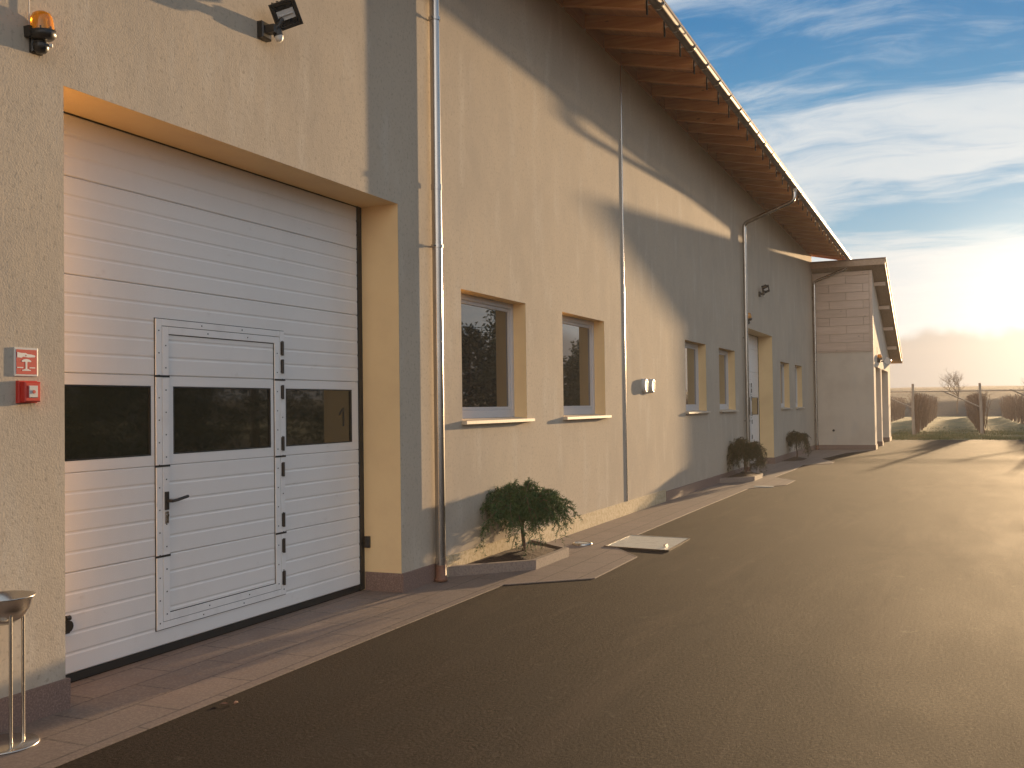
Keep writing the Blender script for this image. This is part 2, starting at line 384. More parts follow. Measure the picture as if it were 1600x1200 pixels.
# plinths
PZ = .168
def plinth(y0, y1, into=0):
    m = MB(); m.box(0, .022, y0, y1, .0, PZ)
    if into < 0: m.box(-.36, .022, y0-.014, y0, .0, PZ)
    if into > 0: m.box(-.36, .022, y1, y1+.014, .0, PZ)
    return m.build('plinth', stone, B)
plinth(YA, 4.14, 1); plinth(7.80, 8.62, -1); plinth(16.6, 24.15, 1); plinth(27.75, 36.38, -1)
m = MB().box(0, .014, 8.62, 16.6, .0, .20); m.build('rough_plinth', pebble, B)

# ---- roof
SL = .212
def rz(x): return 6.655-SL*x      # rafter underside
roofY0, roofY1 = -9.6, 36.62
RH = .17
m = MB()
nb = 9
# soffit boards laid along Y
x = 1.16
while x > -.6:
    x0 = x-.135
    m.add([(x0, roofY0, rz(x0)+RH), (x, roofY0, rz(x)+RH), (x, roofY1, rz(x)+RH), (x0, roofY1, rz(x0)+RH),
           (x0, roofY0, rz(x0)+RH+.022), (x, roofY0, rz(x)+RH+.022), (x, roofY1, rz(x)+RH+.022), (x0, roofY1, rz(x0)+RH+.022)],
          [(0, 3, 2, 1), (0, 1, 5, 4), (2, 3, 7, 6), (1, 2, 6, 5), (0, 4, 7, 3)])
    x = x0-.006
rf = m.build('soffit_boards', boardm, B)
m = MB(); X1, X0, XR = 1.21, -.2, -8.2
zt = lambda x: rz(x)+RH+.026
pr = [(X1, zt(X1)), (XR, zt(XR)), (XR-8.4, zt(XR)-8.4*SL)]
top = [(x_, z_+.07) for x_, z_ in pr]
poly = pr+top[::-1]
vs = [(x_, roofY0, z_) for x_, z_ in poly]+[(x_, roofY1, z_) for x_, z_ in poly]
m.add(vs, [tuple(range(6)), tuple(range(11, 5, -1))]+[(i, 6+i, 6+(i+1) % 6, (i+1) % 6) for i in range(6)])
roof = m.build('roof', roofm, B)
k = 0; yr = 12.05-.82*22
RY = []
while yr < 36.5:
    xo = 1.08
    m = MB(); hw = .045
    pts = [(-.35, rz(-.35)), (xo, rz(xo)), (xo, rz(xo)+RH-.004), (-.35, rz(-.35)+RH-.004)]
    vs = [(x_, yr-hw, z_) for x_, z_ in pts]+[(x_, yr+hw, z_) for x_, z_ in pts]
    m.add(vs, [(0, 1, 2, 3), (7, 6, 5, 4), (0, 4, 5, 1), (1, 5, 6, 2), (2, 6, 7, 3)])
    m.build('rafter', rafterm, roof); RY.append(yr); yr += .82
m = MB()
for a, b in zip(RY[:-1], RY[1:]): m.box(-.02, .018, a+.046, b-.046, 6.62, rz(0)+RH-.006)
m.build('blocking_board', boardm, roof)
# gutter
m = MB(); gx, gz, gr = 1.215, 6.505, .075; n = 12
ga, gb = roofY0, 36.66
prof = [(gx+gr*cos(a), gz-gr*sin(a)) for a in [pi*i/n for i in range(n+1)]]
prof2 = [(gx+(gr-.006)*cos(a), gz-(gr-.006)*sin(a)) for a in [pi*i/n for i in range(n, -1, -1)]]
pf = prof+prof2; q = len(pf)
vs = [(x_, ga, z_) for x_, z_ in pf]+[(x_, gb, z_) for x_, z_ in pf]
m.add(vs, [(i, (i+1) % q, q+(i+1) % q, q+i) for i in range(q)], True)
m.tube([(gx+gr, ga, gz), (gx+gr, gb, gz)], .010, 8)
for yy in (ga, gb): m.add([(x_, yy, z_) for x_, z_ in prof], [tuple(range(n+1))])
for jy in (13.2, 19.4, 27.1, 33.2):
    for i in range(n):
        a0, a1 = pi*i/n, pi*(i+1)/n; r2 = gr+.004
        m.quad(*[(gx+r2*cos(a), y_, gz-r2*sin(a)) for a, y_ in ((a0, jy), (a1, jy), (a1, jy+.05), (a0, jy+.05))])
gut = m.build('gutter', gutter_m, B)
for yr in RY:
    m = MB(); y0 = yr-.012+.06; r2 = gr+.006
    for i in range(n):
        a0, a1 = pi*i/n, pi*(i+1)/n
        pp = [(gx+r2*cos(a), y_, gz-r2*sin(a)) for a, y_ in ((a0, y0), (a1, y0), (a1, y0+.028), (a0, y0+.028))]
        qq = [(gx+(r2-.004)*cos(a), y_, gz-(r2-.004)*sin(a)) for a, y_ in ((a0, y0), (a1, y0), (a1, y0+.028), (a0, y0+.028))]
        m.quad(*pp); m.quad(pp[0], qq[0], qq[1], pp[1]); m.quad(pp[3], pp[2], qq[2], qq[3])
    m.box(gx+gr-.012, gx+gr+.014, y0, y0+.028, gz, gz+.016)
    m.box(gx-gr-.10, gx+gr+.002, y0, y0+.028, gz+.004, gz+.010)
    m.build('gutter_hook', steel, gut)
for yr in RY:
    m = MB().box(1.082, 1.10, yr-.02, yr+.012, 6.36, 6.56); m.build('rafter_clip', darkmetal, roof) if yr > 10 else None
# verge board at far end
m = MB(); yy = roofY1
pts = [(1.2, rz(1.2)+.02), (XR, rz(XR)+.02), (XR, rz(XR)+RH+.02), (1.2, rz(1.2)+RH+.02)]
vs = [(x_, yy, z_) for x_, z_ in pts]+[(x_, yy+.03, z_) for x_, z_ in pts]
m.add(vs, [(0, 1, 2, 3), (7, 6, 5, 4), (0, 4, 5, 1), (1, 5, 6, 2), (2, 6, 7, 3), (3, 7, 4, 0)]); m.build('verge_board', boardm, roof)

# ---- downpipes
def arc(pts, r=.10, seg=5):
    out = [Vector(pts[0])]
    for i in range(1, len(pts)-1):
        p = Vector(pts[i]); a = (Vector(pts[i-1])-p).normalized(); b = (Vector(pts[i+1])-p).normalized()
        s0, s1 = p+a*r, p+b*r
        for k in range(seg+1):
            t_ = k/seg; out.append(s0*(1-t_)**2+p*2*t_*(1-t_)+s1*t_**2)
    out.append(Vector(pts[-1])); return out
def downpipe(y, xw, brackets, bottom=.0, label=None, rad=.047, yo=0):
    m = MB(); m.tube(arc([(gx-.01, y, 6.45), (gx-.01, y, 6.16), (xw, y+yo, 5.74), (xw, y+yo, bottom+.1)]), rad, 20)
    m.tube([(gx-.01, y, 6.47), (gx-.01, y, 6.36)], [rad+.02, rad+.004], 20)
    for z in (5.55, 3.62, .17): m.tube([(xw, y+yo, z), (xw, y+yo, z+.05)], rad+.005, 20)
    d = m.build('downpipe', steel, B); tag(d, label) if label else None
    for z in brackets:
        m = MB().tube([(xw, y+yo, z), (xw, y+yo, z+.032)], rad+.009, 20); m.tube([(xw-.05, y+yo, z+.016), (-.0, y+yo, z+.016)], .008, 8)
        m.tube([(xw+.01, y-.045+yo, z+.016), (xw+.01, y-.085+yo, z+.016)], .010, 6); m.build('pipe_bracket', steel, d)
    m = MB().lathe([(rad+.002, .16), (rad+.004, .05), (rad+.014, .045), (rad+.016, .012), (rad+.0, .012)], (xw, y+yo, bottom)); m.build('pipe_shoe', copper, d)
    return d
downpipe(8.40, .070, (3.08, 5.2), .0); downpipe(23.62, .08, (5.28, 3.1, 1.2)); downpipe(36.24, .085, (5.2, 3.0, 1.0), rad=.048)
m = MB().tube([(.001, 14.445, .20), (.001, 14.445, 6.64)], .015, 10)
m.build('joint_strip', steel, B)

# ---- windows
for (a, b) in WINS:
    xf = -.15; fw = .065
    m = MB()
    z0, z1 = WZ0+.03, WZ1
    m.bev(xf-.06, xf, a, a+fw, z0, z1, .006); m.bev(xf-.06, xf, b-fw, b, z0, z1, .006)
    m.bev(xf-.06, xf, a+fw, b-fw, z1-fw, z1, .006); m.bev(xf-.06, xf, a+fw, b-fw, z0, z0+fw+.02, .006)
    # inner sash step
    s_ = fw+.0; i0, i1, j0, j1 = a+s_, b-s_, z0+s_+.02, z1-s_
    for bx in ((i0, i0+.035, j0, j1), (i1-.035, i1, j0, j1), (i0+.035, i1-.035, j1-.035, j1), (i0+.035, i1-.035, j0, j0+.035)):
        m.bev(xf-.06, xf-.018, bx[0], bx[1], bx[2], bx[3], .004)
    wn = m.build('window', alum, B)
    m = MB().box(xf-.05, xf-.036, i0+.035, i1-.035, j0+.035, j1-.035); m.build('pane', glass, wn)
    m = MB()
    vs = [(-.15, a+.002, WZ0+.036), (-.15, b-.002, WZ0+.036), (.0, a+.002, WZ0+.020), (.0, b-.002, WZ0+.020)]
    m.add([(-.145, a+.003, WZ0+.004), (-.145, b-.003, WZ0+.004), (0.001, b-.003, WZ0+.004), (0.001, a+.003, WZ0+.004),
           (-.145, a+.003, WZ0+.034), (-.145, b-.003, WZ0+.034), (0.001, b-.003, WZ0+.018), (0.001, a+.003, WZ0+.018)],
          [(4, 7, 6, 5), (0, 1, 2, 3)])
    m.bev(.001, .058, a-.02, b+.10, WZ0-.022, WZ0+.016, .004)
    m.build('sill', sillm, wn)

# ---- sectional doors
JO = [.062, .655, 1.245, 1.838, 2.425, 3.012, 3.385]
XD = -.38
WY0, WY1, WZA, WZB = 5.23, 6.645, .165, 2.22
def sect_door(y0, parts=True, lab=None):
    off = y0-4.14; ya, yb = y0+.03, y0+3.59
    m = MB()
    panes = [(4.33, 5.20), (5.41, 6.475), (6.67, 7.625)]
    def rib(m, u, v, z0, z1):
        # profile of ribs across z
        nr = 5 if z1-z0 > .5 else 3
        h = (z1-z0)/nr; prof = [(XD-.006, z0+.0015)]
        for i in range(nr):
            c = z0+h*i
            if i: prof += [(XD, c-.013), (XD-.0035, c-.004), (XD-.0035, c+.003), (XD, c+.012)]
            else: prof += [(XD, c+.008)]
        prof += [(XD, z1-.008), (XD-.006, z1-.0015), (XD-.03, z1-.0015)]
        prof = [(XD-.03, z0+.0015)]+prof
        k_ = len(prof); vs = [(x_, u, z_) for x_, z_ in prof]+[(x_, v, z_) for x_, z_ in prof]
        m.add(vs, [(i, k_+i, k_+i+1, i+1) for i in range(k_-1)]+[tuple(range(k_)), tuple(range(2*k_-1, k_-1, -1))])
    for i in range(len(JO)-1):
        z0, z1 = JO[i], JO[i+1]
        if i == 2:   # glazed section: flat frame
            segs = [ya]+[y_+off for p in panes for y_ in p]+[yb]
            m.bev(XD-.03, XD, ya, yb, z0+.0015, 1.315, .002); m.bev(XD-.03, XD, ya, yb, 1.768, z1-.0015, .002)
            for j in range(0, len(segs), 2): m.bev(XD-.03, XD, segs[j], segs[j+1], 1.315, 1.768, .002)
        else: rib(m, ya, yb, z0, z1)
    m.box(XD-.045, XD-.031, ya, yb, .062, 3.385)
    d = m.build('garage_door', white, B); tag(d, lab)
    for (a, b) in panes:
        mm = MB().box(XD-.028, XD-.012, a+off-.001, b+off+.001, 1.314, 1.769); mm.build('pane', glass2, d)
        g_ = .008; mm = MB()
        for bx in ((a, a+g_, 1.315, 1.768), (b-g_, b, 1.315, 1.768), (a+g_, b-g_, 1.76, 1.768), (a+g_, b-g_, 1.315, 1.323)):
            mm.box(XD-.012, XD+.001, bx[0]+off, bx[1]+off, bx[2], bx[3])
        mm.build('glazing_bead', black, d)
    A, Bq, C, D = WY0+off, WY1+off, WZA, WZB
    def ring(m, o0, o1, x0, x1, bots=True):
        a0, b0, c0, d0 = A+o0, Bq-o0, C+o0*.8, D-o0*.8; a1, b1, c1, d1 = A+o1, Bq-o1, C+o1*.8, D-o1*.8
        for (p, q_, r_, s_) in ((a0, a1, c0, d0), (b1, b0, c0, d0), (a1, b1, d1, d0), (a1, b1, c0, c1)):
            m.bev(x0, x1, p, q_, r_, s_, .0015)
    m = MB(); ring(m, 0, .135, XD+.001, XD+.0035); m.build('wicket_gap', black, d)
    m = MB(); ring(m, .007, .062, XD+.0036, XD+.011); m.build('wicket_frame', whitetrim, d)
    m = MB(); ring(m, .067, .128, XD+.0036, XD+.011); m.build('wicket_leaf_trim', whitetrim, d)
    # screws
    m = MB()
    for o_ in (.034, .098):
        a0, b0, c0, d0 = A+o_, Bq-o_, C+o_*.8, D-o_*.8
        z = c0+.02
        while z < d0:
            for y_ in (a0, b0): m.box(XD+.011, XD+.0135, y_-.004, y_+.004, z-.004, z+.004)
            z += .148
        for y_ in (a0+.42, a0+.86):
            for z in (c0, d0): m.box(XD+.011, XD+.0135, y_-.004, y_+.004, z-.004, z+.004)
    m.build('screw', darkmetal, d)
    for z in (.65, 1.243, 1.836):
        for (p, q_) in ((A-.002, A+.132), (Bq-.132, Bq+.002)):
            MB().box(XD+.010, XD+.0135, p, q_, z-.008, z+.006).build('seam_seal', black, d)
    for z in (2.08, 1.94, 1.74, 1.34, 1.14, .75, .55, .30):
        hm = MB().tube([(XD+.018, Bq-.036, z-.055), (XD+.018, Bq-.036, z+.055)], .011, 10)
        hm.box(XD+.0112, XD+.016, Bq-.055, Bq-.018, z-.05, z+.05); hm.build('hinge', darkmetal, d)
    hy = A+.098
    m = MB().bev(XD+.0112, XD+.022, hy-.018, hy+.018, .95, 1.07, .004)
    m.tube([(XD+.02, hy, 1.01), (XD+.065, hy, 1.01)], .011, 10); m.tube(arc([(XD+.06, hy, 1.01), (XD+.068, hy+.03, 1.012), (XD+.066, hy+.145, 1.03)], .02), .010, 10)
    m.build('handle', darkmetal, d)
    m = MB().bev(XD+.0112, XD+.020, hy-.016, hy+.016, .86, .94, .004); m.tube([(XD+.018, hy, .915), (XD+.026, hy, .915)], .010, 12); m.box(XD+.018, XD+.0235, hy-.004, hy+.004, .875, .905)
    m.build('lock', steel, d)
    m = MB().box(XD-.03, XD-.004, ya, yb, .012, .0605); m.build('bottom_seal', black, d)
    m = MB().box(XD-.04, XD+.012, yb, y0+3.612 if off < 1 else y0+3.6, .014, 3.39); m.box(XD-.04, XD+.012, y0, ya, .014, 3.39); m.box(XD-.04, XD+.004, ya, yb, 3.3865, 3.398)
    m.build('side_seal', black, d)
    return d
d1 = sect_door(4.14, lab='white sectional door with wicket door beside the steel downpipe')
d2 = sect_door(24.15, lab='farther white sectional door behind the second downpipe')
# fill between door panel and right jamb (door is 3.6 wide)
MB().box(XD-.04, XD+.008, 7.751, 7.80, .014, 3.39).build('side_seal', black, d1)
# threshold in the doorway
# painted door number on the right pane
m = MB(); x0_, x1_ = XD-.0118, XD-.0105
for pl_ in ([(7.500, 1.455), (7.522, 1.455), (7.522, 1.615), (7.500, 1.615)], [(7.500, 1.612), (7.500, 1.585), (7.445, 1.545), (7.445, 1.568)]):
    m.add([(x0_, y, z) for y, z in pl_]+[(x1_, y, z) for y, z in pl_], [(3, 2, 1, 0), (4, 5, 6, 7)]+[(i, (i+1) % 4, 4+(i+1) % 4, 4+i) for i in range(4)])
m.build('door_number', black, d1)
# rollers / sensors in the doorway
m = MB().tube([(XD+.02, 4.475, .355), (XD+.05, 4.475, .355)], .034, 14); m.box(XD+.002, XD+.03, 4.42, 4.50, .31, .40); m.tube([(XD+.03, 4.47, .40), (XD+.03, 4.50, .40)], .016, 8)
m.build('roller_bracket', darkmetal, d1)
m = MB().bev(0, .03, -.025, .025, -.05, .05, .008).xform(Matrix.Translation((-.335, 7.80, .43)) @ Matrix.Rotation(R(-90), 4, 'Z'))
m.build('light_barrier', darkmetal, B)

# ================================================================ end annex
A = empty('annex_building', (0, 36.4, 0), 'small annex with pale board cladding above plain render at the far end of the hall', 'building')
AY0, AY1, AX = 36.402, 45.7, 1.95
off = (0, 36.4, 0)
def ab(m, name, mt, par=A):
    m.v = [(v[0], v[1]-36.4, v[2]) for v in m.v]; return m.build(name, mt, par)
rsl = .288
def arz(y): return 6.08-rsl*(y-36.4)
ops = [(37.25, 39.85), (40.35, 44.3)]; OZ = 2.83
m = MB()
m.quad((.002, AY0, 0), (AX, AY0, 0), (AX, AY0, 3.34), (.002, AY0, 3.34))
yy = [AY0, ops[0][0], ops[0][1], ops[1][0], ops[1][1], AY1]
for i in range(5):
    a, b = yy[i], yy[i+1]
    if i % 2 == 0: m.quad((AX, a, 0), (AX, b, 0), (AX, b, OZ), (AX, a, OZ))
m.quad((AX, AY0, OZ), (AX, AY1, OZ), (AX, AY1, arz(AY1)), (AX, AY0, arz(AY0)))
m.quad((AX, AY1, 0), (-8, AY1, 0), (-8, AY1, arz(AY1)), (AX, AY1, arz(AY1)))
m.quad((-8, AY1, 0), (-8, AY0, 0), (-8, AY0, arz(AY0)), (-8, AY1, arz(AY1)))
m.quad((.002, AY0, 3.34), (AX, AY0, 3.34), (AX, AY0, 6.05), (.002, AY0, 6.05))
for (a, b) in ops:
    D_ = AX-.9
    m.quad((AX, b, 0), (D_, b, 0), (D_, b, OZ), (AX, b, OZ)); m.quad((D_, a, 0), (AX, a, 0), (AX, a, OZ), (D_, a, OZ)); m.quad((AX, a, OZ), (AX, b, OZ), (D_, b, OZ), (D_, a, OZ))
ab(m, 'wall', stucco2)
for (a, b) in ops:
    D_ = AX-.9; m = MB()
    for i in range(5): m.bev(D_-.03, D_+.002, a, b, .02+i*.56, .02+(i+1)*.56, .006)
    ab(m, 'annex_door', white)
m = MB().box(.003, AX+.02, AY0-.02, AY0-.001, .0, .165); m.box(AX+.001, AX+.0195, AY0-.0015, yy[1], 0, .1645); ab(m, 'plinth', stone)
for i in (2, 4):
    m = MB().box(AX+.001, AX+.02, yy[i]-.016, yy[i+1], 0, .165); m.box(AX-.88, AX+.0015, yy[i]-.0155, yy[i]-.001, 0, .1645); ab(m, 'plinth', stone)
# cladding boards
m = MB(); z = 3.36; r_ = 0; random.seed(3)
while z < 6.0:
    h = min(.283, 6.04-z); x = .01-(.55 if r_ % 2 else 0)
    while x < AX-.09:
        x1 = min(x+1.10, AX-.09); xa = max(x, .01)
        if x1-xa > .05:
            dy = .028+random.random()*.003
            vs = [(xa+.004, AY0, z+.004), (x1-.004, AY0, z+.004), (x1-.004, AY0, z+h-.004), (xa+.004, AY0, z+h-.004),
                  (xa+.006, AY0-dy, z+.007), (x1-.006, AY0-dy, z+.007), (x1-.006, AY0-dy, z+h-.007), (xa+.006, AY0-dy, z+h-.007)]
            m.add(vs, [(4, 5, 6, 7), (0, 1, 5, 4), (1, 2, 6, 5), (2, 3, 7, 6), (3, 0, 4, 7)])
        x += 1.10
    z += .283; r_ += 1
ab(m, 'cladding', cladm)
m = MB().box(AX-.085, AX+.01, AY0-.036, AY0-.001, 3.345, 6.04); m.box(.004, AX-.085, AY0-.034, AY0-.001, 3.32, 3.358); m.box(.004, AX-.085, AY0-.036, AY0-.001, 5.99, 6.045)
ab(m, 'corner_trim', cladm)
# annex roof: slopes down away from the camera
ex = 2.40; y0, y1 = 36.05, 46.3
m = MB(); vs = []
for y_ in (y0, y1):
    for x_ in (-8.3, ex):
        vs += [(x_, y_, arz(y_)+.0), (x_, y_, arz(y_)+.19)]
m.add(vs, [(0, 2, 3, 1), (4, 5, 7, 6), (0, 4, 6, 2), (1, 3, 7, 5), (2, 6, 7, 3), (0, 1, 5, 4)])
ar = ab(m, 'roof', annexw)
m = MB(); vs = []
for y_ in (y0-.02, y1+.03):
    for x_ in (-8.3, ex+.03):
        vs += [(x_, y_, arz(y_)+.194), (x_, y_, arz(y_)+.225)]
m.add(vs, [(0, 2, 3, 1), (4, 5, 7, 6), (0, 4, 6, 2), (1, 3, 7, 5), (2, 6, 7, 3), (0, 1, 5, 4)])
ab(m, 'roof_sheet', roofm, ar)
for y_ in (37.4, 39.6, 41.8, 44.0):
    m = MB(); zz = arz(y_+.14)
    m.box(AX-.05, AX+.36, y_, y_+.14, zz-.13, zz-.006); ab(m, 'purlin', cladm, ar)
m = MB().tube([(1.0, y1+.07, arz(y1)+.06), (2.44, y1+.07, arz(y1)+.06)], .06, 10); ab(m, 'gutter', steel)
m = MB().tube([(.62, AY0-.04, .66), (.62, AY0-.001, .66)], .04, 12); m.bev(0, .025, -.04, .04, -.04, .04, .005) if 0 else None
ab(m, 'socket', darkmetal)

# ================================================================ wall fixtures
def floodlight(loc, sc, label, rotz, tilt, roll=0):
    e = empty('floodlight', loc, label, 'floodlight', 'black floodlights on the hall wall')
    e.scale = (sc,)*3
    m = MB().bev(0, .045, -.05, .045, -.05, .055, .008); m.box(.045, .11, -.028, .02, -.02, .03)
    m.tube([(.08, 0, -.01), (.11, .02, .03), (.12, .04, .08)], .020, 10)
    m.build('wall_bracket', darkmetal, e)
    m = MB().tube([(.09, .025, .03), (.10, .035, -.028)], .030, 14); m.build('sensor_housing', darkmetal, e)
    m = MB().lathe([(.001, -.030), (.016, -.027), (.024, -.016), (.027, 0), (.027, .01)], (.102, .037, -.034), 16); m.build('sensor_lens', signwhite, e)
    HM = Matrix.Translation((.15, .045, .105)) @ Matrix.Rotation(R(rotz), 4, 'Z') @ Matrix.Rotation(R(tilt), 4, 'Y') @ Matrix.Rotation(R(roll), 4, 'X')
    m = MB()   # housing: tapered trough, front at +X
    a, b, d = .078, .078, .10
    vs = [(-d, -a*.55, -b*.55), (-d, a*.55, -b*.55), (-d, a*.55, b*.55), (-d, -a*.55, b*.55), (-.02, -a, -b), (-.02, a, -b), (-.02, a, b), (-.02, -a, b), (.0, -a, -b), (.0, a, -b), (.0, a, b), (.0, -a, b)]
    m.add(vs, [(0, 3, 2, 1)]+[(i, (i+1) % 4, 4+(i+1) % 4, 4+i) for i in range(4)]+[(4+i, 4+(i+1) % 4, 8+(i+1) % 4, 8+i) for i in range(4)]+[(8, 9, 10, 11)])
    for bx in ((-a-.006, -a+.016, -b-.006, b+.006), (a-.016, a+.006, -b-.006, b+.006), (-a+.016, a-.016, b-.014, b+.006), (-a+.016, a-.016, -b-.006, -b+.014)):
        m.bev(-.012, .014, bx[0], bx[1], bx[2], bx[3], .003)
    for i in range(4): m.box(-.085, -.03, -.05+i*.032, -.044+i*.032, b*.55, b+.008)
    m.xform(HM); m.build('lamp_head', darkmetal, e)
    m = MB().box(.0005, .004, -a+.016, a-.016, -b+.014, b-.014).xform(HM); m.build('lamp_glass', glass, e)
    m = MB().tube([(.009, -.045, 0), (.009, .045, 0)], .006, 8); m.quad((.005, -.055, -.03), (.005, .055, -.03), (.005, .055, .03), (.005, -.055, .03)); m.xform(HM); m.build('reflector', greylight, e)
    return e
floodlight((.0, 5.90, 4.27), 1.12, 'black floodlight with a white motion sensor above the near white door', -42, 22, 26)
floodlight((.0, 25.85, 4.33), 1.12, 'small distant floodlight on the wall above the farther door', -42, 22, 26)

def beacon(loc, label, s=1.0, rz_=0):
    e = empty('beacon_light', loc, label, 'warning beacon', 'orange warning beacons over the doors', rz_); e.scale = (s,)*3
    m = MB()
    m.lathe([(.0, -.055), (.03, -.052), (.048, -.03), (.052, 0), (.045, .02), (.03, .035)], (.055, 0, .0), 20)
    m.bev(0, .03, -.045, .045, -.05, .05, .008); m.build('base', darkmetal, e)
    m = MB().lathe([(.0, -.004), (.005, .0)], (.1, .03, 0), 6); m.tube([(.10, .03, .0), (.115, .042, .0)], .012, 12); m.build('screw_cap', signwhite, e)
    T = Matrix.Translation((.075, 0, .06)) @ Matrix.Rotation(R(6), 4, 'X')
    m = MB().lathe([(.0, -.03), (.06, -.028), (.082, -.008), (.085, .03), (.070, .034)], (0, 0, 0), 28)
    for k in range(7):
        a = 2*pi*k/7; m.box(.066*cos(a)-.008, .066*cos(a)+.008, .066*sin(a)-.008, .066*sin(a)+.008, .025, .05)
    m.box(-.075, -.02, -.085, -.05, -.015, .055); m.xform(T); m.build('collar', darkmetal, e)
    m = MB().lathe([(.074, .03), (.073, .08), (.068, .115), (.055, .142), (.030, .156), (.0, .160)], (0, 0, 0), 28).xform(T); m.build('dome', orangegl, e)
    m = MB().tube([(.0, 0, .03), (0, 0, .10)], .022, 12).xform(T); m.build('bulb_holder', signwhite, e)
    m = MB().tube([(.012, -.055, .07), (.012, -.055, .45)], .004, 6); m.build('cable', greylight, e)
    return e
beacon((0, 3.95, 3.545), 'orange warning beacon on the wall at the top left corner of the near door', .8)
beacon((0, 23.98, 3.50), 'orange warning beacon half hidden behind the second downpipe', 1.0)
bb = beacon((1.95, 38.2, 3.05), 'orange warning beacon on the side of the far annex', 1.1)
e = empty('wall_lamp', (1.95, 40.1, 3.10), 'grey lamp head on the side of the far annex under its roof', 'lamp')
m = MB().tube([(0, 0, 0), (.18, 0, .02)], .02, 8); m.build('arm', darkmetal, e)
m = MB().bev(-.1, .1, -.15, .15, -.10, .12, .03).xform(Matrix.Translation((.24, 0, .0)) @ Matrix.Rotation(R(35), 4, 'Y')); m.build('lamp_head', greylight, e)

# fire alarm sign
e = empty('fire_alarm_sign', (0, 3.885, 1.868), 'square red sign with a white hand over a push button beside the near door', 'sign')
e.scale = (.45, 1, 1)
h = .074
m = MB().bev(0, .014, -h, h, -h, h, .002); m.build('sign_plate', greylight, e)
m = MB().box(.0142, .0155, -h+.012, h-.008, -h+.010, h-.010); m.build('red_field', signred, e)
def flat(poly, x0=.0157, x1=.0168):
    k_ = len(poly); m = MB(); m.add([(x0, y, z) for y, z in poly]+[(x1, y, z) for y, z in poly], [tuple(reversed(range(k_))), tuple(range(k_, 2*k_))]+[(i, (i+1) % k_, k_+(i+1) % k_, k_+i) for i in range(k_)]); return m
m = flat([(-.056, .022), (-.030, .022), (-.018, .027), (.010, .024), (.052, .026), (.057, .031), (.054, .036), (.030, .040), (.008, .041), (-.004, .047), (-.030, .046), (-.056, .050)])
m2 = flat([(-.030, .006), (-.026, .000), (-.010, .001), (-.005, -.001), (-.005, -.036), (.006, -.036), (.006, -.001), (.012, .001), (.028, .000), (.032, .006), (.018, .013), (.001, .016), (-.016, .013)])
m.add(m2.v, m2.f)
for pl_ in ([(-.056, -.032), (-.020, -.032), (-.020, -.027), (-.056, -.027)], [(.020, -.032), (.056, -.032), (.056, -.027), (.020, -.027)], [(-.026, -.046), (.028, -.046), (.028, -.041), (-.026, -.041)], [(-.020, -.0405), (.022, -.0405), (.010, -.036), (-.008, -.036)]):
    q_ = flat(pl_); m.add(q_.v, q_.f)
m.build('pictogram', signwhite, e)
MB().add(flat([(-.006, .030), (.001, .030), (.001, .037), (-.006, .037)], .0169, .0175).v, flat([(0, 0)]*4).f).build('pictogram_dot', signred, e)
e = empty('fire_alarm_box', (0, 3.885, 1.712), 'small red fire alarm call point with a grey button panel, under the red sign', 'alarm box')
m = MB().bev(0, .022, -.060, .058, -.058, .058, .003); m.bev(.022, .055, -.048, .050, -.052, .052, .006); m.build('housing', red, e)
m = MB().bev(.0552, .059, -.026, .028, -.030, .032, .002); m.build('button_panel', greylight, e)
m = MB().tube([(.059, 0.001, 0), (.063, .001, 0)], .009, 14); m.build('button', signred, e)

# vent caps
for i, (yy_, lb) in enumerate(((15.40, 'left one of the two round grey wall vents beyond the thin rod'), (15.80, 'right one of the two round grey wall vents beyond the thin rod'))):
    e = empty('wall_vent', (0, yy_, 1.905), lb, 'vent', 'pair of round wall vents')
    T = Matrix.Rotation(R(90), 4, 'Y')
    m = MB().lathe([(.11, 0), (.112, .045), (.106, .055), (.085, .060), (.08, .052), (.0, .052)], (0, 0, 0), 32, T); m.build('vent_ring', greylight, e)
    m = MB()
    for k_ in range(-3, 4): 
        w_ = math.sqrt(max(0, .078**2-(k_*.021)**2)); m.box(.053, .058, -w_, w_, k_*.021-.004, k_*.021+.004)
    m.build('vent_grille', steel, e)

# ashtray
e = empty('standing_ashtray', (.20, 3.575, .0065), 'tall brushed steel bowl ashtray on thin poles, left of the near door', 'ashtray')
m = MB().lathe([(0, 0), (.160, 0), (.163, .004), (.160, .009), (0, .009)], n=48); m.build('base_plate', brushed, e)
for a, b in ((.072, -.07), (.076, .045), (-.145, .025)):
    p = (.918*a-.397*b, .397*a+.918*b)
    MB().tube([(p[0], p[1], .009), (p[0], p[1], .645)], .0085, 12).build('pole', brushed, e)
m = MB().lathe([(0, .575), (.05, .582), (.092, .610), (.122, .655), (.136, .705), (.146, .712), (.146, .716), (.134, .714), (.117, .66), (.088, .618), (.05, .592), (0, .586)], n=48)
m.build('bowl', brushed, e)

